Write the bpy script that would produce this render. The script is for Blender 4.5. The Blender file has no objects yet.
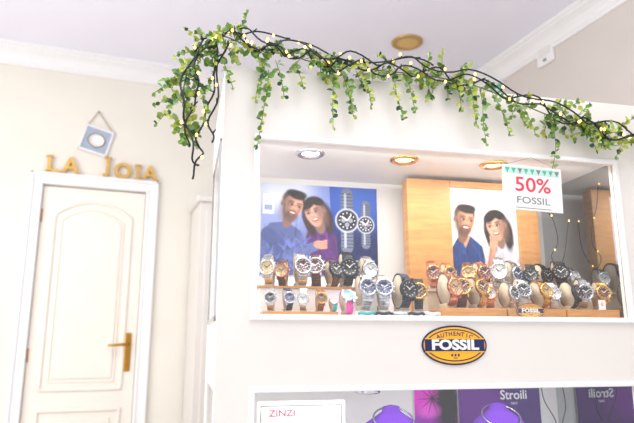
import bpy, math, random
import numpy as np
from mathutils import Matrix, Vector
random.seed(7)
scene=bpy.context.scene
scene.view_settings.view_transform='Standard'

# ---------------------------------------------------------------- helpers
def lin(c):
    return tuple(((x/255.)/12.92 if x/255.<=.04045 else ((x/255.+.055)/1.055)**2.4) for x in c)
def mat(name,rgb,rough=.5,metal=0.,emit=0.,noise=0.,nscale=20.,stretch=None,bump=0.,coat=0.,spec=.5):
    m=bpy.data.materials.new(name); m.use_nodes=True
    nt=m.node_tree; b=nt.nodes['Principled BSDF']
    c=lin(rgb)+(1,)
    b.inputs['Base Color'].default_value=c
    b.inputs['Roughness'].default_value=rough
    b.inputs['Metallic'].default_value=metal
    b.inputs['Specular IOR Level'].default_value=spec
    b.inputs['Coat Weight'].default_value=coat
    if emit:
        b.inputs['Emission Color'].default_value=c
        b.inputs['Emission Strength'].default_value=emit
    if noise or bump:
        tc=nt.nodes.new('ShaderNodeTexCoord'); mp=nt.nodes.new('ShaderNodeMapping')
        if stretch: mp.inputs['Scale'].default_value=stretch
        nz=nt.nodes.new('ShaderNodeTexNoise'); nz.inputs['Scale'].default_value=nscale; nz.inputs['Detail'].default_value=4
        nt.links.new(tc.outputs['Object'],mp.inputs['Vector']); nt.links.new(mp.outputs['Vector'],nz.inputs['Vector'])
        if noise:
            r=nt.nodes.new('ShaderNodeValToRGB')
            r.color_ramp.elements[0].position=.3; r.color_ramp.elements[1].position=.7
            r.color_ramp.elements[0].color=tuple(x*(1-noise) for x in c[:3])+(1,)
            r.color_ramp.elements[1].color=tuple(min(1,x*(1+noise*.6)) for x in c[:3])+(1,)
            nt.links.new(nz.outputs['Fac'],r.inputs['Fac']); nt.links.new(r.outputs['Color'],b.inputs['Base Color'])
        if bump:
            bp=nt.nodes.new('ShaderNodeBump'); bp.inputs['Strength'].default_value=bump; bp.inputs['Distance'].default_value=.01
            nt.links.new(nz.outputs['Fac'],bp.inputs['Height']); nt.links.new(bp.outputs['Normal'],b.inputs['Normal'])
    return m
def glass_mat(name,refl=.06,tint=(1,1,1)):
    m=bpy.data.materials.new(name); m.use_nodes=True; nt=m.node_tree
    nt.nodes.clear()
    o=nt.nodes.new('ShaderNodeOutputMaterial'); t=nt.nodes.new('ShaderNodeBsdfTransparent'); g=nt.nodes.new('ShaderNodeBsdfGlossy')
    t.inputs['Color'].default_value=tint+(1,)
    g.inputs['Roughness'].default_value=.02
    mx=nt.nodes.new('ShaderNodeMixShader'); mx.inputs['Fac'].default_value=refl
    nt.links.new(t.outputs[0],mx.inputs[1]); nt.links.new(g.outputs[0],mx.inputs[2]); nt.links.new(mx.outputs[0],o.inputs['Surface'])
    return m
def attr_mat(name,rough=.55,emit=0.):
    m=bpy.data.materials.new(name); m.use_nodes=True; nt=m.node_tree; b=nt.nodes['Principled BSDF']
    a=nt.nodes.new('ShaderNodeAttribute'); a.attribute_name='Col'
    nt.links.new(a.outputs['Color'],b.inputs['Base Color']); b.inputs['Roughness'].default_value=rough
    b.inputs['Specular IOR Level'].default_value=.2
    return m

class MB:
    def __init__(s): s.v=[]; s.f=[]; s.m=[]; s.sm=[]
    def add(s,vs,fs,m=0,smooth=False,M=None):
        o=len(s.v)
        for p in vs:
            p=Vector(p)
            if M is not None: p=M@p
            s.v.append(tuple(p))
        for f in fs:
            s.f.append(tuple(i+o for i in f)); s.m.append(m); s.sm.append(smooth)
    def box(s,x0,x1,y0,y1,z0,z1,m=0,M=None,ch=0.):
        if ch<=0:
            vs=[(x,y,z) for x in(x0,x1) for y in(y0,y1) for z in(z0,z1)]
            fs=[(0,1,3,2),(4,6,7,5),(0,4,5,1),(2,3,7,6),(0,2,6,4),(1,5,7,3)]
            s.add(vs,fs,m,False,M)
        else:
            import bmesh
            bm=bmesh.new(); bmesh.ops.create_cube(bm,size=1)
            for v in bm.verts: v.co=Vector(((x0+x1)/2+v.co.x*(x1-x0),(y0+y1)/2+v.co.y*(y1-y0),(z0+z1)/2+v.co.z*(z1-z0)))
            bmesh.ops.bevel(bm,geom=bm.edges[:],offset=ch,segments=2,affect='EDGES',profile=.5)
            bm.verts.index_update()
            s.add([v.co.copy() for v in bm.verts],[[v.index for v in f.verts] for f in bm.faces],m,False,M); bm.free()
    def lathe(s,prof,n=24,axis='Z',m=0,M=None,mats=None,smooth=True,sx=1.,sy=1.):
        vs=[]; 
        for r,h in prof:
            for i in range(n):
                a=2*math.pi*i/n; x=r*math.cos(a)*sx; y=r*math.sin(a)*sy
                vs.append((x,y,h) if axis=='Z' else ((x,h,y) if axis=='Y' else (h,x,y)))
        o=len(s.v)
        for p in vs:
            p=Vector(p)
            if M is not None: p=M@p
            s.v.append(tuple(p))
        for k in range(len(prof)-1):
            for i in range(n):
                j=(i+1)%n
                s.f.append((o+k*n+i,o+k*n+j,o+(k+1)*n+j,o+(k+1)*n+i)); s.m.append(mats[k] if mats else m); s.sm.append(smooth)
    def tube(s,pts,r,n=8,m=0,closed=False,M=None):
        pts=[Vector(p) for p in pts]; N=len(pts); vs=[]
        for i,p in enumerate(pts):
            if closed: t=pts[(i+1)%N]-pts[i-1]
            else: t=pts[min(i+1,N-1)]-pts[max(i-1,0)]
            t.normalize()
            up=Vector((0,1,0)) if abs(t.y)<.9 else Vector((1,0,0))
            a=t.cross(up).normalized(); b=t.cross(a)
            rr=r[i] if isinstance(r,(list,tuple)) else r
            for k in range(n):
                an=2*math.pi*k/n; vs.append(p+(a*math.cos(an)+b*math.sin(an))*rr)
        fs=[]
        for i in range(N if closed else N-1):
            j=(i+1)%N
            for k in range(n):
                l=(k+1)%n; fs.append((i*n+k,i*n+l,j*n+l,j*n+k))
        if not closed:
            fs.append(tuple(range(n))); fs.append(tuple((N-1)*n+k for k in range(n)))
        s.add(vs,fs,m,True,M)
    def text(s,body,x,y,z,size,depth=.001,m=0,off=0.,align='CENTER',M=None,rot=0.,sx=1.):
        cu=bpy.data.curves.new('t','FONT'); cu.body=body; cu.size=size; cu.extrude=depth; cu.align_x=align; cu.align_y='CENTER'; cu.offset=off; cu.resolution_u=3
        ob=bpy.data.objects.new('t',cu); scene.collection.objects.link(ob)
        dg=bpy.context.evaluated_depsgraph_get(); dg.update()
        me=bpy.data.meshes.new_from_object(ob.evaluated_get(dg))
        T=Matrix.Translation((x,y,z))@Matrix.Rotation(rot,4,'Y')@Matrix.Rotation(math.pi/2,4,'X')@Matrix.Diagonal((sx,1,1,1))
        if M is not None: T=M@T
        s.add([v.co.copy() for v in me.vertices],[tuple(p.vertices) for p in me.polygons],m,False,T)
        bpy.data.objects.remove(ob); bpy.data.curves.remove(cu); bpy.data.meshes.remove(me)
    def build(s,name,mats,frame=None,parent=None,bevel=0.):
        me=bpy.data.meshes.new(name)
        me.from_pydata(s.v,[],s.f)
        for mm in mats: me.materials.append(mm)
        me.polygons.foreach_set('material_index',s.m); me.polygons.foreach_set('use_smooth',s.sm)
        me.update()
        import bmesh
        bm=bmesh.new(); bm.from_mesh(me); bmesh.ops.recalc_face_normals(bm,faces=bm.faces); bm.to_mesh(me); bm.free()
        ob=bpy.data.objects.new(name,me); scene.collection.objects.link(ob)
        if frame is not None: ob.matrix_world=frame
        if parent: ob.parent=parent
        if bevel:
            b=ob.modifiers.new('bevel','BEVEL'); b.width=bevel; b.segments=2; b.limit_method='ANGLE'
        return ob

CAB=Matrix.Translation((-.263,1.6,0))@Matrix.Rotation(math.radians(12.5),4,'Z')
ROOM=Matrix.Rotation(math.radians(20.3),4,'Z')
def at(F,x,y,z,rz=0.): return F@Matrix.Translation((x,y,z))@Matrix.Rotation(rz,4,'Z')

# ---------------------------------------------------------------- materials
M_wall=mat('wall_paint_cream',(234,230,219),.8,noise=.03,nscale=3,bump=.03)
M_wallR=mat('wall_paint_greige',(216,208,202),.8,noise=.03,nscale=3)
M_ceil=mat('ceiling_paint',(244,243,255),.85,noise=.02,nscale=2)
M_trim=mat('trim_white_gloss',(243,242,243),.45,noise=.01)
M_floor=mat('floor_tile',(222,220,220),.35,noise=.1,nscale=6)
M_door=mat('door_lacquer',(243,235,224),.4,noise=.02,nscale=5)
M_brass=mat('brass',(190,140,60),.3,1.,noise=.05)
M_cab=mat('cabinet_lacquer',(230,225,219),.45,noise=.015,nscale=4)
M_cabin=mat('cabinet_interior_white',(230,228,226),.5,noise=.01)
M_glass=glass_mat('pane_glass',.06)
M_mirror=mat('mirror',(190,196,200),.03,1.,noise=.01)
M_gold=mat('gold_painted_wood',(206,164,84),.4,.35,noise=.15,nscale=30)
M_wood=mat('honey_wood',(200,140,74),.45,noise=.22,nscale=12,stretch=(1,1,8))
M_silver=mat('steel',(205,208,214),.22,1.,noise=.04)
M_goldm=mat('gold_plate',(214,166,90),.22,1.,noise=.04)
M_rose=mat('rose_gold',(210,140,106),.22,1.,noise=.04)
M_gun=mat('gunmetal',(50,52,60),.3,1.,noise=.05)
M_black=mat('black_plastic',(20,20,24),.35,noise=.05)
M_lbrown=mat('leather_brown',(92,40,22),.55,noise=.15,nscale=60)
M_ltan=mat('leather_tan',(146,80,38),.55,noise=.15,nscale=60)
M_lblack=mat('leather_black',(20,18,20),.55,noise=.15,nscale=60)
M_lnavy=mat('leather_navy',(18,28,66),.55,noise=.15,nscale=60)
M_lwhite=mat('strap_white',(236,236,236),.45,noise=.02)
M_pink=mat('strap_pink',(220,70,160),.4,noise=.03)
M_tealS=mat('strap_teal',(50,165,175),.4,noise=.03)
M_teal=mat('dial_teal',(90,200,200),.4,noise=.03)
M_white=mat('white_enamel',(240,239,239),.4,noise=.01)
M_cream=mat('cushion_cream',(200,184,160),.8,noise=.04)
M_navy=mat('navy_enamel',(18,28,84),.4,noise=.03)
M_yel=mat('yellow_enamel',(246,178,30),.4,noise=.02)
M_red=mat('red_print',(222,60,80),.5,noise=.02)
M_grey=mat('grey_print',(120,128,130),.5,noise=.02)
M_mint=mat('mint_print',(80,180,150),.5,noise=.02)
M_paper=mat('paper',(240,236,234),.7,noise=.01)
M_cable=mat('cable_dark_green',(8,16,24),.5,noise=.05)
M_led=mat('led_warm',(255,200,100),.4,emit=4)
M_lampW=mat('lamp_glow_white',(255,250,240),.4,emit=7)
M_lampA=mat('lamp_glow_amber',(255,222,155),.4,emit=2.4)
M_lf=[mat('leaf_yellowgreen',(178,188,76),.5,noise=.25,nscale=40),mat('leaf_green',(104,146,54),.5,noise=.2,nscale=40),mat('leaf_sage',(140,172,112),.5,noise=.2,nscale=40),mat('leaf_deep',(42,82,36),.5,noise=.2,nscale=40)]
M_stem=mat('stem',(110,120,60),.6,noise=.1)

# ---------------------------------------------------------------- room
BW=4.016; H=2.94; RW=2.5; LW=-2.6; FR=-1.2
def wallbox(name,x0,x1,y0,y1,z0,z1,m):
    b=MB(); b.box(x0,x1,y0,y1,z0,z1); return b.build(name,[m],ROOM)
wallbox('floor',LW-.1,RW+.1,FR,BW+.1,-.1,0,M_floor)
wallbox('ceiling',LW-.1,RW+.1,FR,BW+.1,H,H+.1,M_ceil)
DX=-.42
wallbox('wall_back',LW-.1,DX+.073,BW,BW+.1,0,H,M_wall)
wallbox('wall_back',DX+.697,RW+.1,BW,BW+.1,0,H,M_wall)
wallbox('wall_back',DX+.073,DX+.697,BW,BW+.1,2.048,H,M_wall)
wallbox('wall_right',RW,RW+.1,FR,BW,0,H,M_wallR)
wallbox('wall_left',LW-.1,LW,FR,BW,0,H,M_wall)
prof=[(0,-.125),(.012,-.125),(.012,-.11),(.022,-.10),(.03,-.08),(.045,-.06),(.065,-.045),(.08,-.038),(.08,-.025),(.095,-.018),(.095,0),(0,0)]
def crown(name,p0,p1,nrm):
    b=MB(); n=len(prof); vs=[]
    for P in (p0,p1):
        for d,h in prof: vs.append((P[0]+nrm[0]*d,P[1]+nrm[1]*d,H+h))
    fs=[(i,(i+1)%n,n+(i+1)%n,n+i) for i in range(n)]+[tuple(range(n)),tuple(range(n,2*n))]
    b.add(vs,fs); b.build(name,[M_trim],ROOM)
crown('trim_crown_back',(LW,BW),(RW,BW),(0,-1))
crown('trim_crown_right',(RW,FR),(RW,BW),(-1,0))
crown('trim_crown_left',(LW,FR),(LW,BW),(1,0))
b=MB(); b.box(LW,DX-.006,BW-.015,BW,0,.09); b.box(DX+.776,RW,BW-.015,BW,0,.09); b.build('baseboard_back',[M_trim],ROOM)
b=MB(); b.box(RW-.015,RW,FR,BW-.015,0,.09); b.build('baseboard_right',[M_trim],ROOM)

# door
b=MB()
Y=BW; YF=Y-.0005
b.box(DX,DX+.072,Y-.018,YF,0,2.12,0,ch=.003); b.box(DX+.698,DX+.77,Y-.018,YF,0,2.12,0,ch=.003); b.box(DX+.072,DX+.698,Y-.018,YF,2.049,2.12,0,ch=.003)
b.box(DX-.004,DX+.016,Y-.03,Y-.016,0,2.124,0,ch=.004); b.box(DX+.754,DX+.774,Y-.03,Y-.016,0,2.124,0,ch=.004); b.box(DX-.004,DX+.774,Y-.03,Y-.016,2.104,2.124,0,ch=.004)
b.box(DX+.056,DX+.068,Y-.024,Y-.016,0,2.06,0,ch=.003); b.box(DX+.702,DX+.714,Y-.024,Y-.016,0,2.06,0,ch=.003); b.box(DX+.056,DX+.714,Y-.024,Y-.016,2.05,2.062,0,ch=.003)
b.box(DX+.077,DX+.693,Y+.012,Y+.052,.006,2.042,1,ch=.002)
def arch(x0,x1,z0,zs,za,n=20):
    pts=[(x0,0,z0),(x0,0,zs)]
    for i in range(1,n):
        t=i/n; x=x0+(x1-x0)*t
        pts.append((x,0,zs+(za-zs)*math.sin(math.pi*t)**.8))
    pts+= [(x1,0,zs),(x1,0,z0)]
    return pts
def moulding(b,pts,y,r,m):
    out=[]
    N=len(pts)
    for i in range(N):
        p=Vector(pts[i]); q=Vector(pts[(i+1)%N]); L=(q-p).length; k=max(1,int(L/.03))
        for j in range(k): 
            o=p.lerp(q,j/k); out.append((o.x,y,o.z))
    b.tube(out,r,8,m,closed=True)
up=arch(DX+.155,DX+.615,.80,1.86,1.955)
moulding(b,up,Y+.012,.013,1)
inn=arch(DX+.20,DX+.57,.845,1.825,1.905); moulding(b,inn,Y+.012,.007,1)
lo=arch(DX+.155,DX+.615,.16,.68,.68); moulding(b,lo,Y+.012,.013,1)
fld=arch(DX+.22,DX+.555,.865,1.81,1.88); n=len(fld)
b.add([(x,Y+.004,z) for x,_,z in fld]+[(x,Y+.014,z) for x,_,z in fld],[tuple(range(n))]+[(i,(i+1)%n,n+(i+1)%n,n+i) for i in range(n)],1)
b.box(DX+.21,DX+.565,Y+.005,Y+.014,.205,.635,1,ch=.003)
hx=DX+.645
b.box(hx-.019,hx+.019,Y+.003,Y+.012,.90,1.135,2,ch=.004)
b.tube([(hx,Y+.012,1.065),(hx,Y-.04,1.065),(hx-.012,Y-.05,1.065),(hx-.05,Y-.052,1.063),(hx-.10,Y-.05,1.058),(hx-.118,Y-.046,1.06)],[.011,.009,.0095,.0085,.0075,.007],10,2)
b.tube([(hx,Y+.004,.955),(hx,Y-.004,.955)],.008,10,2)
for z in (1.85,1.0,.25): b.tube([(DX+.079,Y+.006,z-.04),(DX+.079,Y+.006,z+.04)],.005,8,2)
b.build('door_1',[M_trim,M_door,M_brass],ROOM)

# letters
def letter(ch,x,z,size,rot=0.,nm='wooden_letter'):
    b=MB(); b.text(ch,0,0,0,size,.007,0,off=.0035)
    zs=[v[2] for v in b.v]; mn=min(zs); b.v=[(v[0],v[1],v[2]-mn) for v in b.v]
    xs=[v[0] for v in b.v]; h=max(v[2] for v in b.v); l,r=min(xs),max(xs)
    if ch in 'IL': b.box(l-.012,l+.034,-.007,.007,0,.012,0); b.box(l-.012,l+.034,-.007,.007,h-.012,h,0)
    if ch=='A': b.box(l-.010,l+.022,-.007,.007,0,.012,0); b.box(r-.022,r+.010,-.007,.007,0,.012,0)
    if ch=='J': b.box(r-.034,r+.012,-.007,.007,h-.012,h,0)
    b.build(nm,[M_gold],at(ROOM,DX+x,BW-.02,z)@Matrix.Rotation(rot,4,'Y'),bevel=.002)
letter('L',.115,2.125,.15); letter('A',.222,2.125,.15)
letter('J',.445,2.125,.14); letter('O',.54,2.125,.14); letter('I',.635,2.125,.14); letter('A',.712,2.125,.14)
# plaque
b=MB(); 
b.box(-.088,.088,-.008,0,-.085,.085,0,ch=.003); 
for q in ((-.092,.092,-.09,-.076),(-.092,.092,.076,.09),(-.092,-.080,-.09,.09),(.080,.092,-.09,.09)): b.box(q[0],q[1],-.016,-.007,q[2],q[3],1,ch=.002)
b.lathe([(.0001,-.010),(.048,-.010),(.050,-.013),(.056,-.013),(.057,-.008)],28,'Y',mats=[1,2,2,2],sy=.85)
Rr=Matrix.Rotation(math.radians(14),4,'Y')
b.v=[tuple(Rr@Vector(v)) for v in b.v]
nail=(-.0,-.012,.20)
for sx in (-.08,.08):
    c=Rr@Vector((sx,-.012,.086)); b.tube([nail,tuple(c)],.0025,6,2)
b.tube([(0,0,.2),(0,-.02,.2)],.004,8,2)
b.build('hanging_plaque',[mat('plaque_slate',(168,180,200),.6,noise=.08),M_white,mat('twine',(150,130,100),.8,noise=.1)],at(ROOM,DX+.362,BW-.001,2.368))

# ceiling downlight
b=MB()
b.lathe([(.100,0),(.100,-.006),(.092,-.014),(.074,-.012),(.070,-.004)],32,'Z',0)
b.lathe([(.070,-.004),(.04,-.009),(.0001,-.010)],32,'Z',1)
p=ROOM.inverted()@Vector((.572,3.49,0))
b.build('recessed_ceiling_light',[mat('bronze_ring',(196,160,105),.35,.6,noise=.05),mat('downlight_diffuser',(200,165,105),.5,emit=.15)],at(ROOM,p.x,p.y,H))

# right-wall things
b=MB(); b.box(-.02,.0,-.07,.07,-.075,.075,0,ch=.006); b.box(-.024,-.018,-.05,.05,-.02,.05,1,ch=.002); b.box(-.024,-.019,-.012,.012,-.055,-.04,2)
b.build('alarm_panel',[M_white,M_cabin,M_grey],at(ROOM,RW,2.69,2.81))
b=MB(); b.box(-.012,0,-.07,.07,-.045,.045,0,ch=.002); b.box(-.014,-.011,-.06,.06,-.035,.035,1); 
b.box(-.016,-.013,-.035,.035,-.012,.012,0)
b.build('exit_sign',[M_white,M_mint],at(ROOM,RW,3.18,2.765))

# rear tall cabinet
b=MB(); b.box(.58,1.6,BW-.36,BW-.016,.0,1.93,0,ch=.004); b.box(.56,1.62,BW-.38,BW-.016,1.93,1.97,0,ch=.006)
for x in (.62,1.12): b.box(x,x+.45,BW-.372,BW-.36,.14,1.88,0,ch=.004)
for x in (1.05,1.14): b.tube([(x,BW-.39,.95),(x,BW-.39,1.1)],.006,8,1)
b.build('storage_cupboard',[M_cab,M_brass],ROOM)

# ---------------------------------------------------------------- display cabinet
W1=1.75; TOP=1.85; DP=.60
cab=bpy.data.objects.new('display_cabinet',None); scene.collection.objects.link(cab); cab.matrix_world=CAB
def part(b,name,mats,bevel=0.):
    o=b.build(name,mats,None,None,bevel); o.parent=cab; return o
b=MB()
t=.025
b.box(0,.10,0,t,0,TOP); b.box(1.255,W1,0,t,0,TOP); b.box(.10,1.255,0,t,1.64,TOP); b.box(.10,1.255,0,t,.948,1.143); b.box(.10,1.255,0,t,0,.56)
b.box(0,.02,t,.06,0,TOP); b.box(0,.02,.44,DP,0,TOP); b.box(0,.02,.06,.44,1.64,TOP); b.box(0,.02,.06,.44,.948,1.143); b.box(0,.02,.06,.44,0,.56)
b.box(W1-.02,W1,t,DP,0,TOP); b.box(.02,W1-.02,DP-.02,DP,0,TOP); b.box(.02,W1-.02,t,DP-.02,TOP-.02,TOP)
part(b,'carcass',[M_cab])
b=MB()
b.box(.02,1.27,.44,.46,.56,1.83); b.box(.02,1.27,t,.44,1.65,1.67); b.box(.02,1.27,t,.44,1.125,1.148); b.box(.02,1.27,t,.44,.955,.97); b.box(.02,1.27,t,.44,.54,.562)
part(b,'interior_panels',[M_cabin])
b=MB(); b.box(1.27,1.28,t,.44,1.148,1.65); b.box(1.27,1.28,t,.44,.562,.955); part(b,'mirror_side',[M_mirror])
def winframe(b,x0,x1,z0,z1,w=.012,pr=.009):
    b.box(x0-w,x0+.003,-pr,.004,z0-w,z1+w,ch=.003); b.box(x1-.003,x1+w,-pr,.004,z0-w,z1+w,ch=.003)
    b.box(x0,x1,-pr,.004,z1-.003,z1+w,ch=.003); b.box(x0,x1,-pr,.004,z0-w,z0+.003,ch=.003)
b=MB(); winframe(b,.10,1.255,1.143,1.64); winframe(b,.10,1.255,.56,.948)
part(b,'window_frames',[M_white])
b=MB(); b.box(.10,1.255,.008,.012,1.143,1.64); b.box(.10,1.255,.008,.012,.56,.948); b.box(.006,.010,.06,.44,1.143,1.64); b.box(.006,.010,.06,.44,.56,.948)
part(b,'glass_panes',[M_glass])
b=MB(); b.box(-.006,.0,.05,.06,1.13,1.65); b.box(-.006,0,.44,.45,1.13,1.65); b.box(-.006,0,.05,.45,1.64,1.65); b.box(-.006,0,.05,.45,1.13,1.143)
part(b,'side_frame',[M_silver])
def area(name,F,loc,size,e,col=(1,1,1),rot=(0,0,0),sy=None):
    L=bpy.data.lights.new(name,'AREA'); L.energy=e; L.color=col; L.shape='RECTANGLE'; L.size=size; L.size_y=sy or size
    o=bpy.data.objects.new(name,L); scene.collection.objects.link(o)
    o.matrix_world=F@Matrix.Translation(loc)@Matrix.Rotation(rot[2],4,'Z')@Matrix.Rotation(rot[1],4,'Y')@Matrix.Rotation(rot[0],4,'X')
for i,(x,y,mm) in enumerate([(.277,.13,M_lampW),(.586,.13,M_lampA),(.896,.12,M_lampA)]):
    b=MB(); T=Matrix.Translation((x,y,1.65)); b.lathe([(.046,0),(.046,-.004),(.04,-.009),(.03,-.008),(.028,-.002)],28,'Z',0,M=T); b.lathe([(.028,-.002),(.0001,-.003)],28,'Z',1,M=T)
    part(b,'spotlight',[M_silver if i==0 else M_goldm,mm])
for x,c in ((.277,(.92,.96,1)),(.586,(1,.92,.80)),(.896,(1,.90,.76))):
    area('spot_light_source',CAB,(x,.13,1.642),.05,1.1,c)
area('case_fill_light',CAB,(.67,.045,1.635),1.1,2.9,(1,.975,.95),(math.radians(25),0,0),.02)  # long area light added behind the top rail to brighten the case
area('case_fill_light',CAB,(.67,.045,.945),1.1,1.7,(.95,.97,1),(math.radians(25),0,0),.02)  # same kind of added fill for the lower case

# ---------------------------------------------------------------- painted posters
def S(x): return np.clip(x,0,1)
class Paint:
    def __init__(s,w,h,res=.0013):
        s.w=w;s.h=h;s.nx=int(w/res)+1;s.ny=int(h/res)+1
        s.asp=w/h
        X,Yg=np.meshgrid(np.linspace(0,s.asp,s.nx),np.linspace(0,1,s.ny)); s.X=X;s.Y=Yg
        s.C=np.ones((s.ny,s.nx,3))
    def mix(s,a,c,al=1.): s.C=s.C*(1-(a*al)[...,None])+np.array(lin(c))*(a*al)[...,None]
    def grad(s,c0,c1):
        t=s.Y
        s.C=np.array(lin(c0))*(1-t[...,None])+np.array(lin(c1))*t[...,None]
    def blur(s,n=1):
        for _ in range(n):
            P=np.pad(s.C,((1,1),(1,1),(0,0)),'edge')
            s.C=(P[1:-1,1:-1]*4+(P[:-2,1:-1]+P[2:,1:-1]+P[1:-1,:-2]+P[1:-1,2:])*2+P[:-2,:-2]+P[:-2,2:]+P[2:,:-2]+P[2:,2:])/16
    def ell(s,cx,cy,rx,ry,c,rot=0,soft=.15,al=1.):
        a=math.radians(rot); dx=s.X-cx; dy=s.Y-cy
        u=dx*math.cos(a)+dy*math.sin(a); v=-dx*math.sin(a)+dy*math.cos(a)
        d=np.sqrt((u/rx)**2+(v/ry)**2); s.mix(S((1-d)/soft+.5),c,al)
    def poly(s,pts,c,soft=.008,al=1.):
        inside=np.zeros(s.X.shape,bool); dist=np.full(s.X.shape,9.)
        n=len(pts)
        for i in range(n):
            x0,y0=pts[i];x1,y1=pts[(i+1)%n]
            cond=((y0>s.Y)!=(y1>s.Y))
            xi=(x1-x0)*(s.Y-y0)/((y1-y0) if y1!=y0 else 1e-9)+x0
            inside^=cond&(s.X<xi)
            L=(x1-x0)**2+(y1-y0)**2; tt=S(((s.X-x0)*(x1-x0)+(s.Y-y0)*(y1-y0))/max(L,1e-9))
            dist=np.minimum(dist,np.hypot(s.X-x0-tt*(x1-x0),s.Y-y0-tt*(y1-y0)))
        sd=np.where(inside,dist,-dist); s.mix(S(sd/soft+.5),c,al)
    def line(s,x0,y0,x1,y1,r,c,al=1.,r1=None,soft=.008):
        r1=r if r1 is None else r1
        L=(x1-x0)**2+(y1-y0)**2; tt=S(((s.X-x0)*(x1-x0)+(s.Y-y0)*(y1-y0))/max(L,1e-9))
        d=np.hypot(s.X-x0-tt*(x1-x0),s.Y-y0-tt*(y1-y0)); rr=r+(r1-r)*tt; s.mix(S((rr-d)/soft+.5),c,al)
    def folds(s,x0,y0,x1,y1,base,n,rng):
        for _ in range(n):
            x=rng.uniform(x0,x1); y=rng.uniform(y0,y1); a=rng.uniform(-.9,.9); L=rng.uniform(.05,.14)
            f=rng.choice([.55,.7,1.3,1.5]); c=tuple(min(255,int(v*f)) for v in base)
            s.line(x,y,x+L*math.sin(a),y+L*math.cos(a),.010,c,.6,r1=.002,soft=.025)
    def face(s,cx,cy,r,skin,hair,tilt=0,beard=False,long=False,look=0.,rng=None):
        a=math.radians(tilt)
        def P(x,y): return (cx+(x*math.cos(a)-y*math.sin(a))*r, cy+(x*math.sin(a)+y*math.cos(a))*r)
        def E(x,y,rx,ry,c,rot=0,soft=.2,al=1.): 
            q=P(x,y); s.ell(q[0],q[1],rx*r,ry*r,c,rot+tilt,soft,al)
        def Ln(x0,y0,x1,y1,w,c,al=1.,w1=None):
            p=P(x0,y0); q=P(x1,y1); s.line(p[0],p[1],q[0],q[1],w*r,c,al,(w1 if w1 is not None else w)*r,soft=.008)
        sc=lambda c,f: tuple(max(0,min(255,int(v*f))) for v in c)
        lk=look
        if long:
            E(0,.12,.98,1.12,hair,soft=.15)
            E(-.74,-.75,.36,1.1,hair,8,.4); E(.76,-.8,.40,1.2,hair,-8,.4)
            for k in range(16):
                xx=(-1 if k%2 else 1)*rng.uniform(.6,1.1); Ln(xx*.8,.4,xx,-1.6,.05,sc(hair,rng.choice([.6,1.6,2.2])),.5,.02)
        E(0,-.95,.40,.8,sc(skin,.66))
        if not long:
            E(0,.40,.82,.80,hair,soft=.2); E(.25*lk,.86,.62,.34,hair,10,.4)
        E(-.72*lk,-.05,.12,.22,sc(skin,.72))
        E(lk*.10,-.02,.70,.88,skin,soft=.15)
        E(lk*.13,-.45,.52,.66,skin,soft=.2)
        E(-lk*.45,-.2,.40,.9,sc(skin,.62),al=.75,soft=1.)
        E(lk*.35,.1,.30,.5,sc(skin,1.16),al=.7,soft=1.)
        E(lk*.42,-.28,.2,.16,sc((skin[0],int(skin[1]*.86),int(skin[2]*.84)),1.),al=.6,soft=1.)
        if beard:
            E(lk*.12,-.80,.50,.38,sc(hair,1.7),soft=.7,al=.8)
            Ln(-.56,-.1,-.44,-.7,.09,hair,.5); Ln(.62,-.1,.52,-.7,.07,hair,.4)
            E(lk*.2,-.42,.28,.07,hair,al=.55,soft=.7)
        if long:
            E(-.35,.74,.62,.36,hair,28,.3); E(.38,.76,.56,.32,hair,-30,.3)
        else:
            E(lk*.05,.82,.68,.30,hair,-8*lk,.4)
            for k in range(8): Ln(-.6+.16*k,.75,-.5+.17*k+.1*lk,1.10,.05,sc(hair,rng.choice([.6,1.6,2.2])),.6,.02)
        for sx in (-.30,.30):
            x=sx+lk*.2
            E(x,.05,.20,.13,sc(skin,.55),al=.8,soft=.9)
            E(x,.03,.12,.05,(220,212,206),al=.8,soft=.4); E(x+lk*.04,.03,.075,.075,(20,14,12),soft=.4)
            Ln(x-.15,.09,x+.15,.09,.03,(30,18,16),.9); Ln(x-.17,.25,x+.17,.27,.045,hair,.9)
        Ln(lk*.20,.05,lk*.30,-.28,.045,sc(skin,.8),.8); E(lk*.28,-.30,.12,.07,sc(skin,.6),al=.85); E(lk*.30,-.2,.05,.14,sc(skin,1.2),al=.8,soft=.8)
        E(lk*.18,-.56,.27,.13,(130,46,46)); E(lk*.18,-.53,.20,.05,(244,238,232)); 
        E(lk*.18,-.76,.16,.04,sc(skin,.7),al=.6,soft=.8)
    def build(s,name,F,th=.004,rough=.55,edge=M_white):
        me=bpy.data.meshes.new(name); nx,ny=s.nx,s.ny
        xs=s.X.ravel()*s.h; zs=s.Y.ravel()*s.h
        co=np.stack([xs-s.w/2,np.zeros_like(xs),zs],1)
        idx=np.arange(nx*ny).reshape(ny,nx)
        q=np.stack([idx[:-1,:-1],idx[:-1,1:],idx[1:,1:],idx[1:,:-1]],-1).reshape(-1,4)
        base=nx*ny
        W=s.w/2;Hh=s.h
        ex=[(-W,.0002,0),(W,.0002,0),(W,.0002,Hh),(-W,.0002,Hh),(-W,th,0),(W,th,0),(W,th,Hh),(-W,th,Hh)]
        vs=co.tolist()+ex
        fs=q.tolist()+[[base+i for i in f] for f in ((4,5,6,7),(0,1,5,4),(1,2,6,5),(2,3,7,6),(3,0,4,7))]
        me.from_pydata(vs,[],fs)
        ca=me.color_attributes.new('Col','FLOAT_COLOR','POINT')
        d=np.ones((len(vs),4)); d[:base,:3]=s.C.reshape(-1,3)
        ca.data.foreach_set('color',d.ravel().astype(np.float32))
        me.materials.append(attr_mat(name+'_print',rough)); me.materials.append(edge)
        for i in range(len(q),len(fs)): me.polygons[i].material_index=1
        ob=bpy.data.objects.new(name,me); scene.collection.objects.link(ob); ob.matrix_world=F
        return ob
rg=random.Random(3)
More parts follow.
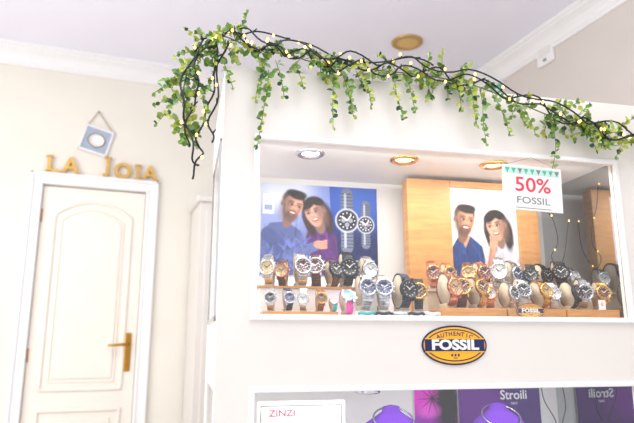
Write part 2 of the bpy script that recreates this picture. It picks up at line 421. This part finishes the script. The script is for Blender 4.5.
# poster 1
P=Paint(.427,.326)
P.grad((104,116,176),(160,172,220))
P.ell(.25,.95,.30,.22,(214,220,242),soft=.9)
P.poly([(.80,0),(1.4,0),(1.4,1),(.76,1)],(22,54,156))
P.ell(1.05,.15,.6,.5,(4,14,72),soft=.9,al=.9); P.ell(1.15,.95,.45,.35,(56,104,200),soft=.9,al=.7)
P.poly([(.44,0),(.50,.45),(.58,.58),(.74,.58),(.84,.42),(.88,0)],(78,28,104)); P.folds(.5,.02,.82,.46,(82,30,108),34,rg)
P.face(.60,.70,.145,(206,152,132),(36,18,22),tilt=18,long=True,look=-1,rng=rg)
P.poly([(0,0),(0,.44),(.10,.56),(.28,.58),(.44,.48),(.54,.30),(.56,0)],(80,92,146)); P.folds(.02,.02,.5,.46,(80,92,146),60,rg)
P.line(.08,.44,.30,.20,.075,(66,78,132)); P.line(.30,.20,.60,.32,.062,(92,104,160),r1=.05); P.folds(.1,.13,.5,.33,(84,96,152),24,rg)
P.ell(.64,.34,.06,.045,(196,144,124)); 
for k in range(4): P.line(.66,.365-.022*k,.725,.385-.026*k,.011,(204,152,132)); P.line(.66,.354-.022*k,.72,.37-.026*k,.003,(130,84,70))
P.face(.34,.765,.150,(200,146,122),(26,16,18),tilt=-16,beard=True,look=1,rng=rg)
P.poly([(.02,.66),(.14,.66),(.14,.88),(.02,.88)],(236,240,250)); P.poly([(.035,.70),(.125,.70),(.125,.76),(.035,.76)],(150,160,190))
def pw(cx,cy,r,dial):
    P.line(cx,cy-2.2*r,cx,cy+2.2*r,r*.52,(110,118,142))
    for k in range(-8,9): P.line(cx-r*.5,cy+k*r*.28,cx+r*.5,cy+k*r*.28,.005,(44,52,78))
    P.line(cx-r*.15,cy-2.2*r,cx-r*.15,cy+2.2*r,r*.1,(200,208,226),.7)
    P.ell(cx,cy,r,r,(204,210,222),soft=.1); P.ell(cx,cy,r*.9,r*.9,(80,86,104),soft=.1); P.ell(cx,cy,r*.80,r*.80,dial,soft=.1); 
    for k in range(12):
        an=k*math.pi/6; P.ell(cx+r*.64*math.cos(an),cy+r*.64*math.sin(an),.008,.008,(240,240,245))
    for q in ((-.3,0),(.3,0),(0,-.35)): P.ell(cx+q[0]*r,cy+q[1]*r,r*.19,r*.19,(150,156,172))
    P.line(cx,cy,cx-r*.4,cy+r*.3,.008,(250,250,250)); P.line(cx,cy,cx+r*.35,cy+r*.45,.006,(250,250,250))
P.blur(1)
pw(.96,.62,.135,(12,16,40)); pw(1.175,.58,.10,(12,14,36))
for k in range(3): P.line(.88,.17-k*.03,1.2-.05*k,.17-k*.03,.005,(190,200,236))
P.build('watch_poster_couple',at(CAB,.3775,.434,1.302))
# poster 2
P=Paint(.256,.36)
P.grad((206,206,214),(234,232,234))
P.poly([(0,0),(0,.40),(.06,.50),(.20,.52),(.32,.42),(.36,.2),(.38,0)],(24,50,108)); P.folds(.02,.02,.32,.42,(28,54,112),40,rg)
P.poly([(.09,.52),(.14,.40),(.20,.52)],(190,140,114))
P.face(.14,.68,.135,(184,130,100),(22,14,14),tilt=-8,beard=True,look=1,rng=rg)
P.poly([(.32,0),(.34,.28),(.42,.42),(.60,.44),(.72,.34),(.72,0)],(206,202,216)); P.folds(.36,.02,.7,.35,(198,194,208),36,rg)
P.face(.485,.635,.135,(210,156,128),(26,14,16),tilt=12,long=True,look=-1,rng=rg)
P.line(.37,.10,.43,.40,.035,(196,144,116)); P.line(.355,.12,.41,.40,.010,(150,100,80),.7,soft=.02); P.ell(.44,.45,.04,.05,(206,152,126))
for k in range(4): P.line(.42+.02*k,.46,.41+.024*k,.525,.009,(210,156,130)); P.line(.43+.02*k,.46,.42+.024*k,.52,.0025,(130,84,70))
P.line(.365,.2,.425,.185,.022,(150,150,164)); P.ell(.395,.195,.03,.03,(230,230,235))
P.blur(1)
P.build('portrait_poster',at(CAB,.946,.298,1.252))
b=MB()
b.box(.655,.817,.29,.34,1.1485,1.636,0,ch=.003); b.box(1.075,1.155,.29,.34,1.1485,1.636,0,ch=.003); b.box(.817,1.075,.29,.34,1.6125,1.636,0,ch=.002); b.box(.817,1.075,.29,.34,1.1485,1.2515,0,ch=.002); b.box(.817,1.075,.325,.34,1.2515,1.6125,0)
b.build('wooden_poster_stand',[M_wood],CAB)

# ---------------------------------------------------------------- lower display
b=MB(); b.box(-.125,.125,0,.012,0,.35,0,ch=.002); b.box(-.115,.115,-.003,.0,.01,.012,1);b.box(-.115,.115,-.003,0,.338,.340,1);b.box(-.115,-.113,-.003,0,.01,.34,1);b.box(.113,.115,-.003,0,.01,.34,1)
b.text('ZINZI',-.055,-.001,.318,.024,.0005,2,off=.0003,sx=1.2)
b.build('brand_card',[M_paper,M_grey,M_red],at(CAB,.248,.10,.563))
P=Paint(.16,.37,.002)
P.grad((70,6,110),(170,24,190)); P.ell(.1,.9,.22,.16,(225,30,200),soft=.8); P.ell(.34,.80,.14,.25,(16,4,24),soft=.7); P.ell(.15,.75,.1,.06,(240,90,220),soft=.8,al=.7)
for k in range(10):
    an=k*.63; P.line(.18,.86,.18+.14*math.cos(an),.86+.14*math.sin(an),.008,(20,6,30),.8,r1=.002)
P.build('magenta_jewellery_poster',at(CAB,.79,.43,.563))
P=Paint(.32,.37,.002); P.grad((48,4,92),(72,10,126)); P.ell(.2,.8,.3,.2,(124,20,160),soft=.9,al=.6)
P.build('purple_jewellery_poster',at(CAB,1.035,.43,.563))
b=MB(); b.text('Stroili',0,0,0,.045,.0006,0,off=.0006); b.text('ORO',0,0,-.028,.012,.0006,0)
b.build('poster_lettering',[M_white],at(CAB,1.09,.4285,.888))
M_velvet=mat('purple_velvet',(104,36,176),.9,noise=.1)
def bust(x,y,z0,s=1.):
    b=MB()
    b.lathe([(.0001,0),(.05,0),(.052,.01),(.03,.02),(.028,.05),(.06,.09),(.095,.14),(.105,.19),(.098,.24),(.078,.275),(.045,.295),(.030,.305),(.026,.32),(.0001,.325)],28,'Z',0,sy=.5)
    pts=[]
    for i in range(40):
        a=2*math.pi*i/40; pts.append((.062*math.cos(a),-.012+.040*math.sin(a)-.008,.285+.03*math.sin(a)))
    b.tube(pts,.003,6,1,closed=True)
    b.lathe([(.0001,-.012),(.012,0),(.0001,.012)],8,'Z',1,M=Matrix.Translation((0,-.055,.25)))
    b.build('necklace_bust',[M_velvet,M_silver],at(CAB,x,y,z0)@Matrix.Scale(s,4))
bust(.545,.2,.563,1.0); bust(.90,.2,.563,1.0)
b=MB(); b.lathe([(.0001,.03),(.03,.03),(.038,.02),(.04,0),(.032,-.004),(.0001,-.006)],24,'Z',0,M=Matrix.Translation((.47,.2,.925))); 
part(b,'spotlight',[M_silver])

# ---------------------------------------------------------------- risers
RZ=1.238
b=MB(); b.box(.13,.52,.155,.28,1.1485,RZ-.007,0,ch=.002); b.box(.12,.53,.15,.285,RZ-.007,RZ-.0005,1)
b.build('display_riser',[M_white,M_wood],CAB)
b=MB(); b.box(.13,.345,.06,.145,1.1485,1.158,0,ch=.001)
b.build('display_tray',[M_wood],CAB)
b=MB(); b.box(.66,1.25,.16,.28,1.1485,RZ-.007,0,ch=.002); b.box(.655,1.255,.155,.285,RZ-.007,RZ-.0005,0); 
b.build('display_riser',[M_cream],CAB)
b=MB(); b.box(.66,.86,.035,.15,1.1485,1.172,0,ch=.002); b.box(.865,1.06,.035,.15,1.1485,1.172,0,ch=.002); b.box(1.065,1.25,.035,.15,1.1485,1.172,0,ch=.002)
b.build('wooden_display_block',[M_wood],CAB)

def logo(name,F,w,h):
    b=MB()
    def disc(rx,rz,y0,y1,m,n=64):
        vs=[(rx*math.cos(2*math.pi*i/n),y,rz*math.sin(2*math.pi*i/n)) for y in(y0,y1) for i in range(n)]
        b.add(vs,[tuple(range(n)),tuple(range(n,2*n))]+[(i,(i+1)%n,n+(i+1)%n,n+i) for i in range(n)],m)
    e=w*.005
    disc(w/2,h/2,0,-3*e,0); disc(w*.475,h*.455,-e,-3.6*e,1); disc(w*.445,h*.405,-e,-4.2*e,0); disc(w*.425,h*.375,-e,-4.8*e,1)
    bw=w*.455; bh=h*.175
    b.box(-bw,bw,-5.6*e,-e,-bh,bh,0)
    b.box(-bw,bw,-6.0*e,-5.0*e,bh*.86,bh*1.02,1); b.box(-bw,bw,-6.0*e,-5*e,-bh*1.02,-bh*.86,1)
    b.text('FOSSIL',0,-5.7*e,0,h*.34,e*.5,2,off=h*.014,sx=1.3)
    tx='AUTHENTIC'
    for i,ch in enumerate(tx):
        t=(i-4)/4.; x=t*w*.25; z=h*(.285-.075*t*t)
        b.text(ch,x,-5*e,z,h*.15,e*.4,0,off=h*.003,rot=math.radians(22)*t)
    for sx in (-1,0,1): b.box(sx*w*.05-w*.014,sx*w*.05+w*.014,-5.2*e,-4.6*e,-h*.25-h*.03,-h*.25+h*.03,0); 
    b.box(-w*.03,w*.03,-5.2*e,-4.6*e,-h*.33,-h*.31,0)
    b.build(name,[M_navy,M_yel,M_white],F)
logo('oval_logo_sign',at(CAB,.668,-.001,1.065),.198,.110)
logo('oval_logo_plaque',at(CAB,.935,.030,1.166),.092,.046)

# sale sign
b=MB(); b.box(-.1,.1,-.001,.001,-.07,.07,0)
b.box(-.094,.094,-.0016,-.0008,.042,.064,1)
for i in range(9):
    x=-.084+.021*i; b.add([(x-.008,-.002,.060),(x+.008,-.002,.060),(x,-.002,.043)],[(0,1,2)],[3,3,4][i%3])
b.text('50%',0,-.0015,.008,.064,.0004,2,off=.0006,sx=1.15); b.text('FOSSIL',0,-.0015,-.040,.030,.0004,4,off=0,sx=1.3)
b.box(-.06,.06,-.0016,-.0008,-.064,-.062,4)
b.tube([(-.09,0,.069),(0,.0,.100),(.09,0,.069)],.0006,5,4)
b.build('sale_sign',[M_paper,mat('mint_light',(190,222,212),.6,noise=.02),M_red,M_mint,M_grey],at(CAB,.94,-.025,1.533)@Matrix.Rotation(math.radians(2),4,'Y'))

# ---------------------------------------------------------------- watches
def watch(x,y,z,yaw=0.,case=M_silver,band=M_silver,dial=M_white,mark=M_black,metal=True,s=1.,chrono=True,tilt=None,r=.0225):
    if tilt is None: tilt=random.uniform(3,20); yaw+=random.uniform(-10,10)
    b=MB(); a_h=.040; a_d=.025
    n=30
    for i in range(n):
        a0=2*math.pi*(i+.06)/n; a1=2*math.pi*(i+(.94 if metal else 1.06))/n
        w=.0125-.0025*abs(math.sin(a0/2)); th=.0032 if metal else .0024
        def pt(a,rr,x): return (x,-(a_d+rr)*math.cos(a),(a_h+rr)*math.sin(a))
        segs=[(-w,-w*.36),(-w*.34,w*.34),(w*.36,w)] if metal else [(-w,w)]
        for k,(xa,xb) in enumerate(segs):
            tt=th if k!=1 else th*1.25
            vs=[pt(aa,rr,xx) for aa in(a0,a1) for rr in(0,tt) for xx in(xa,xb)]
            b.add(vs,[(0,1,3,2),(4,6,7,5),(0,4,5,1),(2,3,7,6),(0,2,6,4),(1,5,7,3)],1,True if not metal else False)
    f=-a_d-.004
    b.lathe([(.0001,f-.0035),(r*.80,f-.0035),(r*.84,f-.0065),(r*.96,f-.006),(r,f-.003),(r,f+.004),(r*.9,f+.006),(.0001,f+.006)],32,'Y',mats=[2,0,0,0,0,0,0])
    for q in (1,-1):
        for sx in (-1,1):
            b.box(sx*.0125-.002,sx*.0125+.002,f-.002,f+.006,q*r*.75 if q>0 else -r*.75-.010,q*r*.75+.010 if q>0 else -r*.75,0)
    for k in range(12):
        M=Matrix.Rotation(k*math.pi/6,4,'Y'); b.box(-.0007,.0007,f-.0042,f-.0035,r*.62,r*.75,3,M=M)
    if chrono:
        for q in ((-.36,0),(.36,0),(0,-.38)):
            b.lathe([(r*.13,f-.0037),(r*.13,f-.0042),(r*.19,f-.0042),(r*.19,f-.0036)],14,'Y',0,M=Matrix.Translation((q[0]*r,0,q[1]*r)))
    b.box(-.0008,.0008,f-.0046,f-.004,-.002,r*.45,3,M=Matrix.Rotation(math.radians(-52),4,'Y'))
    b.box(-.0006,.0006,f-.005,f-.0044,-.003,r*.66,3,M=Matrix.Rotation(math.radians(50),4,'Y'))
    b.lathe([(.0001,r+.004),(.0026,r+.004),(.003,r+.001),(.0026,r-.001)],10,'X',0,M=Matrix.Translation((0,f,0)))
    if chrono:
        for q in (-1,1): b.box(r*.86,r*.86+.005,f-.0015,f+.0015,q*r*.5-.0015,q*r*.5+.0015,0)
    m=20; vs=[]
    for xx in (-.010,.010):
        for i in range(m):
            a=2*math.pi*i/m; vs.append((xx,-(a_d-.0015)*math.cos(a),(a_h-.0015)*math.sin(a)))
    b.add(vs,[tuple(range(m)),tuple(range(m,2*m))]+[(i,(i+1)%m,m+(i+1)%m,m+i) for i in range(m)],4,True)
    R=Matrix.Rotation(math.radians(random.uniform(-5,5)),4,'Y')@Matrix.Rotation(math.radians(-tilt),4,'X')
    b.v=[tuple(R@Vector(v)) for v in b.v]
    mz=min(v[2] for v in b.v)
    b.v=[(v[0],v[1],v[2]-mz+.003) for v in b.v]
    b.box(-.012,.012,-.012,.018,0,.012,4,ch=.002)
    b.build('wristwatch',[case,band,dial,mark,M_cream],at(CAB,x,y,z,math.radians(yaw))@Matrix.Scale(s,4))
D_blk=mat('dial_black',(20,22,28),.3,noise=.03); D_blue=mat('dial_blue',(26,42,98),.3,noise=.03); D_brn=mat('dial_brown',(84,34,20),.3,noise=.03); D_cha=mat('dial_champagne',(218,190,146),.35,noise=.03)
g,s_,ro,gu=M_goldm,M_silver,M_rose,M_gun
fz=1.1485; bz=RZ; wz=1.1725
def stag(i,d): return d+(.018 if i%2 else -.0)+random.uniform(-.003,.003)
for i,a in enumerate([(.165,-22,s_,s_,D_cha,M_black,True),(.212,-12,ro,M_lbrown,D_cha,M_black,False),(.260,14,s_,s_,D_brn,M_white,True),(.316,-8,s_,M_lbrown,D_brn,M_white,False),(.362,12,gu,M_lbrown,D_blk,M_white,False),(.412,-4,gu,gu,D_blk,M_white,True),(.470,14,s_,s_,M_white,M_black,True)]):
    watch(a[0],stag(i,.205),bz,*a[1:7],s=[1.12,1.0,1.2,1.25,1.05,1.32,1.15][i])
for x,yw,c,bd,dl,mk,mt in [(.158,-18,s_,s_,D_blk,M_white,True),(.205,6,s_,M_lnavy,D_blue,M_white,False),(.252,-8,s_,s_,M_white,M_black,True),(.30,5,g,M_ltan,D_brn,M_white,False)]:
    watch(x,.105,1.1585,yw,c,bd,dl,mk,mt,s=.78)
watch(.375,.085,fz,4,s_,M_pink,M_teal,M_white,False,s=.95,tilt=45)
watch(.335,.085,1.1585,10,s_,M_tealS,M_white,M_black,False,s=.5,tilt=45)
for a in [(.437,.118,12,s_,s_,D_blue,M_white,True),(.492,.10,-12,s_,s_,D_blue,M_white,True),(.552,.10,16,gu,M_lnavy,D_blk,M_white,False),(.612,.115,-10,g,M_lblack,D_brn,M_white,False)]:
    bb=MB(); bb.box(-.02,.02,-.024,.024,0,.016,0,ch=.002); bb.build('acrylic_plinth',[M_white],at(CAB,a[0],a[1],fz))
    watch(*a[:2],fz+.0165,*a[2:],s=random.uniform(1.12,1.28))
for i,a in enumerate([(.69,14,ro,ro,D_cha,M_black,True),(.742,-12,g,M_lbrown,D_brn,M_white,False),(.79,10,g,g,D_brn,M_white,True),(.842,-14,ro,ro,M_white,M_black,True),(.895,22,s_,s_,D_blk,M_white,True),(.95,-16,s_,M_lwhite,D_blk,M_white,False),(1.003,8,g,g,D_cha,M_black,True),(1.057,-14,s_,M_lwhite,M_white,M_black,False),(1.11,16,gu,M_lblack,D_blk,M_white,False),(1.163,-18,s_,s_,D_blk,M_white,True),(1.214,0,g,g,D_brn,M_white,True)]):
    watch(a[0]+random.uniform(-.004,.004),stag(i,.083),wz,*a[1:],s=random.uniform(.92,1.26))
for i,a in enumerate([(.70,-10,ro,ro,D_brn,M_white,True),(.757,14,g,g,D_brn,M_white,True),(.82,-16,g,M_lbrown,D_cha,M_black,False),(.875,12,ro,M_ltan,D_brn,M_white,False),(.932,-12,s_,s_,M_white,M_black,True),(.985,16,s_,s_,D_blue,M_white,True),(1.045,-14,gu,M_lblack,D_blk,M_white,False),(1.10,10,gu,gu,D_blk,M_white,True),(1.155,-12,gu,M_lblack,D_blk,M_white,False),(1.212,10,s_,M_lblack,M_white,M_black,False)]):
    watch(a[0]+random.uniform(-.004,.004),stag(i,.205),bz,*a[1:],s=random.uniform(1.0,1.32))
for x,mm in ((.425,M_tealS),(.475,M_lblack),(.525,M_silver),(.575,M_lnavy),(.625,M_lwhite)):
    b=MB(); b.tube([(.022*math.cos(t*math.pi/12),.015*math.sin(t*math.pi/12),.006+.0015*math.sin(t)) for t in range(24)],.004,8,0,closed=True)
    b.build('bangle',[mm],at(CAB,x,.045,fz))
b=MB(); b.box(-.012,.012,-.001,.001,0,.03,0); b.text('€',0,-.0012,.016,.014,.0003,1); b.build('price_tag',[M_paper,M_red],at(CAB,1.19,.037,1.1725))

# ---------------------------------------------------------------- garland
LB=MB()
def leaf(p,d,L,w,m):
    d=d.normalized(); r=Vector((random.uniform(-1,1),random.uniform(-.4,.4),random.uniform(-1,1)))
    sd=d.cross(Vector((0,1,0))+r*.8)
    if sd.length<.05: sd=d.cross(Vector((1,0,0)))
    sd.normalize(); nn=d.cross(sd)
    P=lambda a,b,c: p+d*a*L+sd*b*w+nn*c*L
    vs=[P(0,0,0),P(.25,.38,.08),P(.6,.5,.10),P(.88,.28,.04),P(1,0,-.05),P(.88,-.28,.04),P(.6,-.5,.10),P(.25,-.38,.08),P(.5,0,0)]
    LB.add(vs,[(0,1,8),(1,2,8),(2,3,8),(3,4,8),(4,5,8),(5,6,8),(6,7,8),(7,0,8)],m,False)
def blocked(p): return (p.x>-.004 and p.y>-.006 and p.z<TOP+.004)
def sprig(st,d,length,droop=.25,ls=.026,dens=.0145,wild=.35):
    p=Vector(st); d=Vector(d).normalized(); n=max(2,int(length/dens)); pts=[p.copy()]
    tone=random.random()
    wts=[6,3,2,1] if tone<.5 else ([2,5,2,2] if tone<.8 else [3,3,4,2])
    for i in range(n):
        d=(d+Vector((random.uniform(-wild,wild)*.4,random.uniform(-wild,wild)*.3,random.uniform(-wild,wild)*.3-droop*.25))).normalized()
        q=p+d*dens
        if blocked(q):
            if q.z>TOP-.03: q.z=TOP+.008
            else: q.y=-.012
        p=q; pts.append(p.copy())
        for k in range(2):
            o=Vector((random.uniform(-1,1),random.uniform(-1,.5),random.uniform(-1,1))).normalized()
            ld=(o+d*.5).normalized(); tip=p+ld*ls
            if blocked(tip): ld.y=-abs(ld.y)
            f=1-.45*i/n
            leaf(p,ld,ls*random.uniform(.6,1.15)*f,ls*.68*random.uniform(.8,1.1)*f,random.choices([1,2,3,4],wts)[0])
    LB.tube(pts,.0011,4,0)
path=[(-.10,-.03,1.62),(-.115,-.03,1.75),(-.09,-.02,1.86),(-.03,-.02,1.93),(.0414,0,1.93),(.11,-.015,1.90),(.173,-.01,1.905),(.255,-.01,1.885),(.34,-.015,1.875),(.43,-.01,1.88),(.53,-.012,1.88),(.64,-.015,1.875),(.765,-.02,1.858),(.89,-.03,1.815),(1.014,-.03,1.775),(1.12,-.03,1.745),(1.22,-.03,1.72),(1.373,-.03,1.70),(1.5,-.03,1.70)]
def interp(path,n):
    P=[Vector(p) for p in path]; out=[]
    for i in range(len(P)-1):
        a=P[max(i-1,0)];b_=P[i];c=P[i+1];d=P[min(i+2,len(P)-1)]
        for k in range(n):
            t=k/n
            out.append(.5*((2*b_)+(c-a)*t+(2*a-5*b_+4*c-d)*t*t+(3*b_-a-3*c+d)*t**3))
    out.append(P[-1]); return out
main=interp(path,8)
LB.tube(main,.0022,6,0)
for i,p in enumerate(main):
    x=p.x
    k=3 if x>1.0 else (2 if (x<.06 or .58<x<.8 or .28<x<.4) else 1)
    for _ in range(k):
        if random.random()<.5:
            up_=.7 if x>1.0 else .5
            d=(random.uniform(-.9,.9),random.uniform(-.6,.25),random.uniform(-.7,up_))
            sprig(p+Vector((0,random.uniform(-.015,.01),random.uniform(-.01,.01))),d,random.uniform(.03,.085),.5)
sp=[((.04,0,1.93),(.1,-.1,1),.09),((.03,0,1.92),(-.35,-.1,1),.07),((-.03,0,1.92),(-.8,-.2,.35),.09),((-.06,-.02,1.88),(-1,-.2,.0),.09),
((-.1,-.03,1.80),(-.9,-.1,-.5),.12),((-.11,-.03,1.74),(-.8,-.1,-.8),.13),((-.11,-.03,1.74),(-1,-.2,-.3),.10),((-.09,-.03,1.72),(-.1,-.1,-1),.13),((-.1,-.03,1.85),(-.6,-.4,-.8),.12),((-.03,-.03,1.86),(0,-.4,-1),.12),
((-.09,-.03,1.68),(-.3,-.2,-1),.10),((-.05,-.02,1.9),(.2,-.4,-.6),.08),((0.0,-.02,1.9),(.4,-.4,-.6),.10),((-.02,-.02,1.88),(.3,-.4,-.9),.14),((-.07,-.03,1.78),(.2,-.3,-1),.12),
((.12,-.03,1.84),(.05,-.1,-1),.24),((.11,-.02,1.86),(-.2,-.1,-1),.13),((.20,-.03,1.86),(.2,-.2,-.7),.08),((.14,-.03,1.87),(.3,-.2,-1),.12),
((.31,-.03,1.86),(.1,-.1,-1),.20),((.33,-.03,1.87),(.3,-.1,-1),.17),((.35,-.03,1.85),(.2,-.1,-1),.14),((.40,-.03,1.86),(.3,-.2,-.8),.12),
((.50,-.03,1.86),(.05,-.1,-1),.15),((.54,-.03,1.86),(.3,-.1,-1),.13),((.60,-.02,1.88),(.3,-.2,1),.06),((.66,-.02,1.88),(-.1,-.2,1),.08),((.72,-.02,1.87),(.4,-.2,.8),.06),
((.60,-.03,1.87),(.2,-.3,-1),.10),((.70,-.03,1.87),(.3,-.3,-1),.12),((.78,-.03,1.84),(.1,-.2,-1),.20),((.75,-.03,1.84),(.1,-.2,-1),.15),((.82,-.03,1.84),(.25,-.2,-1),.16),((.86,-.03,1.82),(.6,-.2,-.5),.12),
((.93,-.03,1.79),(.4,-.2,-1),.10),((1.03,-.03,1.77),(.02,-.2,-1),.18),((1.0,-.03,1.78),(-.2,-.2,-1),.10),((1.1,-.03,1.76),(.3,-.2,.5),.08),((1.15,-.03,1.74),(.2,-.2,-1),.08),((1.25,-.03,1.73),(.5,-.2,.6),.09),((1.32,-.03,1.71),(.3,-.2,.5),.09),((1.05,-.03,1.78),(.5,-.2,.5),.09),((1.2,-.03,1.73),(-.2,-.2,-.9),.06)]
for st,d,L in sp: sprig(st,d,L,.3,wild=.25)
LB.build('leaf_garland',[M_stem]+M_lf,CAB)
# string lights
SB=MB()
def cable(pts,n=8,r=.0027,led=True,loops=.018):
    q=interp(pts,n); out=[]
    for i,p in enumerate(q):
        out.append(p+Vector((math.sin(i*.9)*.006,-.022-.008*math.cos(i*.7),math.sin(i*.55)*loops)))
    out=[Vector((o.x,min(o.y,-.012) if o.z<TOP+.006 else o.y,o.z)) if o.x>-.01 else o for o in out]
    SB.tube(out,r,6,0)
    if led:
        for i in range(1,len(out),6):
            p=out[i]; d=Vector((random.uniform(-1,1),-.8,random.uniform(-1,1))).normalized()
            SB.tube([p,p+d*.008],.0022,6,0)
            SB.lathe([(.0001,-.005),(.0034,-.002),(.0038,.001),(.002,.005),(.0001,.006)],8,'Z',1,M=Matrix.Translation(p+d*.013))
        for i in range(3,len(out),6):
            p=out[i]; d=Vector((random.uniform(-1,1),-.5,random.uniform(-.3,1))).normalized()
            SB.tube([p,p+d*.014],[.0026,.0016],6,0)
cable(path[2:],8)
cable([(p[0]+.02,p[1]-.02,p[2]-.015) for p in path[3:]],7,loops=.022)
cable([(p[0]-.01,p[1]-.03,p[2]+.01) for p in path[4:]],6,loops=.016,led=False)
cable([(-.05,-.03,1.90),(-.085,-.03,1.82),(-.075,-.03,1.74),(-.10,-.03,1.66),(-.095,-.03,1.58)],6,loops=.008)
cable([(0,-.03,1.90),(-.03,-.03,1.80),(-.045,-.03,1.70),(-.07,-.03,1.62),(-.06,-.03,1.56),(-.085,-.03,1.50)],6,loops=.006)
cable([(-.04,-.03,1.90),(-.02,-.03,1.78),(-.04,-.03,1.66),(-.03,-.03,1.60)],6,loops=.006)
cable([(-.08,-.04,1.86),(-.12,-.04,1.76),(-.105,-.04,1.66),(-.08,-.04,1.56),(-.07,-.04,1.53)],6,loops=.006,led=False)
cable([(.03,-.02,1.92),(.12,-.02,1.95),(.2,-.02,1.93),(.30,-.02,1.90),(.5,-.02,1.9),(.62,-.02,1.91)],6,loops=.012)
SB.build('string_lights',[M_cable,M_led],CAB)
b=MB(); q=interp([(1.15,.25,1.645),(1.16,.26,1.56),(1.19,.25,1.50),(1.20,.25,1.42),(1.17,.25,1.37),(1.20,.25,1.33),(1.235,.26,1.40),(1.25,.25,1.5)],8)
b.tube(q,.0018,6,0); 
for p in q[::14]: b.lathe([(.0001,-.004),(.003,0),(.0001,.004)],8,'Z',1,M=Matrix.Translation(p+Vector((0,-.004,0))))
b.build('light_cord',[M_cable,M_led],CAB)
b=MB(); b.tube(interp([(1.12,.3,.95),(1.13,.3,.88),(1.17,.3,.80),(1.15,.3,.7),(1.16,.3,.58)],8),.0018,6,0); b.tube(interp([(1.2,.3,.95),(1.21,.3,.86),(1.19,.3,.78),(1.2,.3,.58)],8),.0018,6,0); b.build('light_cord',[M_cable],CAB)

# ---------------------------------------------------------------- lighting
w=bpy.data.worlds.new('World'); scene.world=w; w.use_nodes=True
bg=w.node_tree.nodes['Background']; bg.inputs[0].default_value=(.96,.975,1.0,1); bg.inputs[1].default_value=1.08
area('overhead_fill_light',ROOM,(-.9,1.9,2.90),1.0,26,(1,.97,.94))  # unseen overhead area lights, added for soft light in the room
area('overhead_fill_light',ROOM,(.9,.6,2.90),1.2,22,(1,.98,.96))  # second added overhead fill, out of frame
area('shop_window_light',ROOM,(-2.5,1.6,1.5),1.8,55,(1,.98,.98),(0,math.radians(-90),0))
area('added_uplight',ROOM,(.2,.9,2.25),1.4,16,(.92,.94,1),(math.radians(180),0,0))  # added area light aimed up to brighten the ceiling, no cove here

# ---------------------------------------------------------------- camera
cam=bpy.data.cameras.new('camera'); co=bpy.data.objects.new('camera',cam); scene.collection.objects.link(co)
cam.lens=36*600/634; cam.sensor_width=36; co.location=(0,0,1.07); co.rotation_euler=(math.radians(90+12.4),0,0)
cam.dof.use_dof=True; cam.dof.focus_distance=1.76; cam.dof.aperture_fstop=2.6
cam.clip_start=.05
scene.camera=co
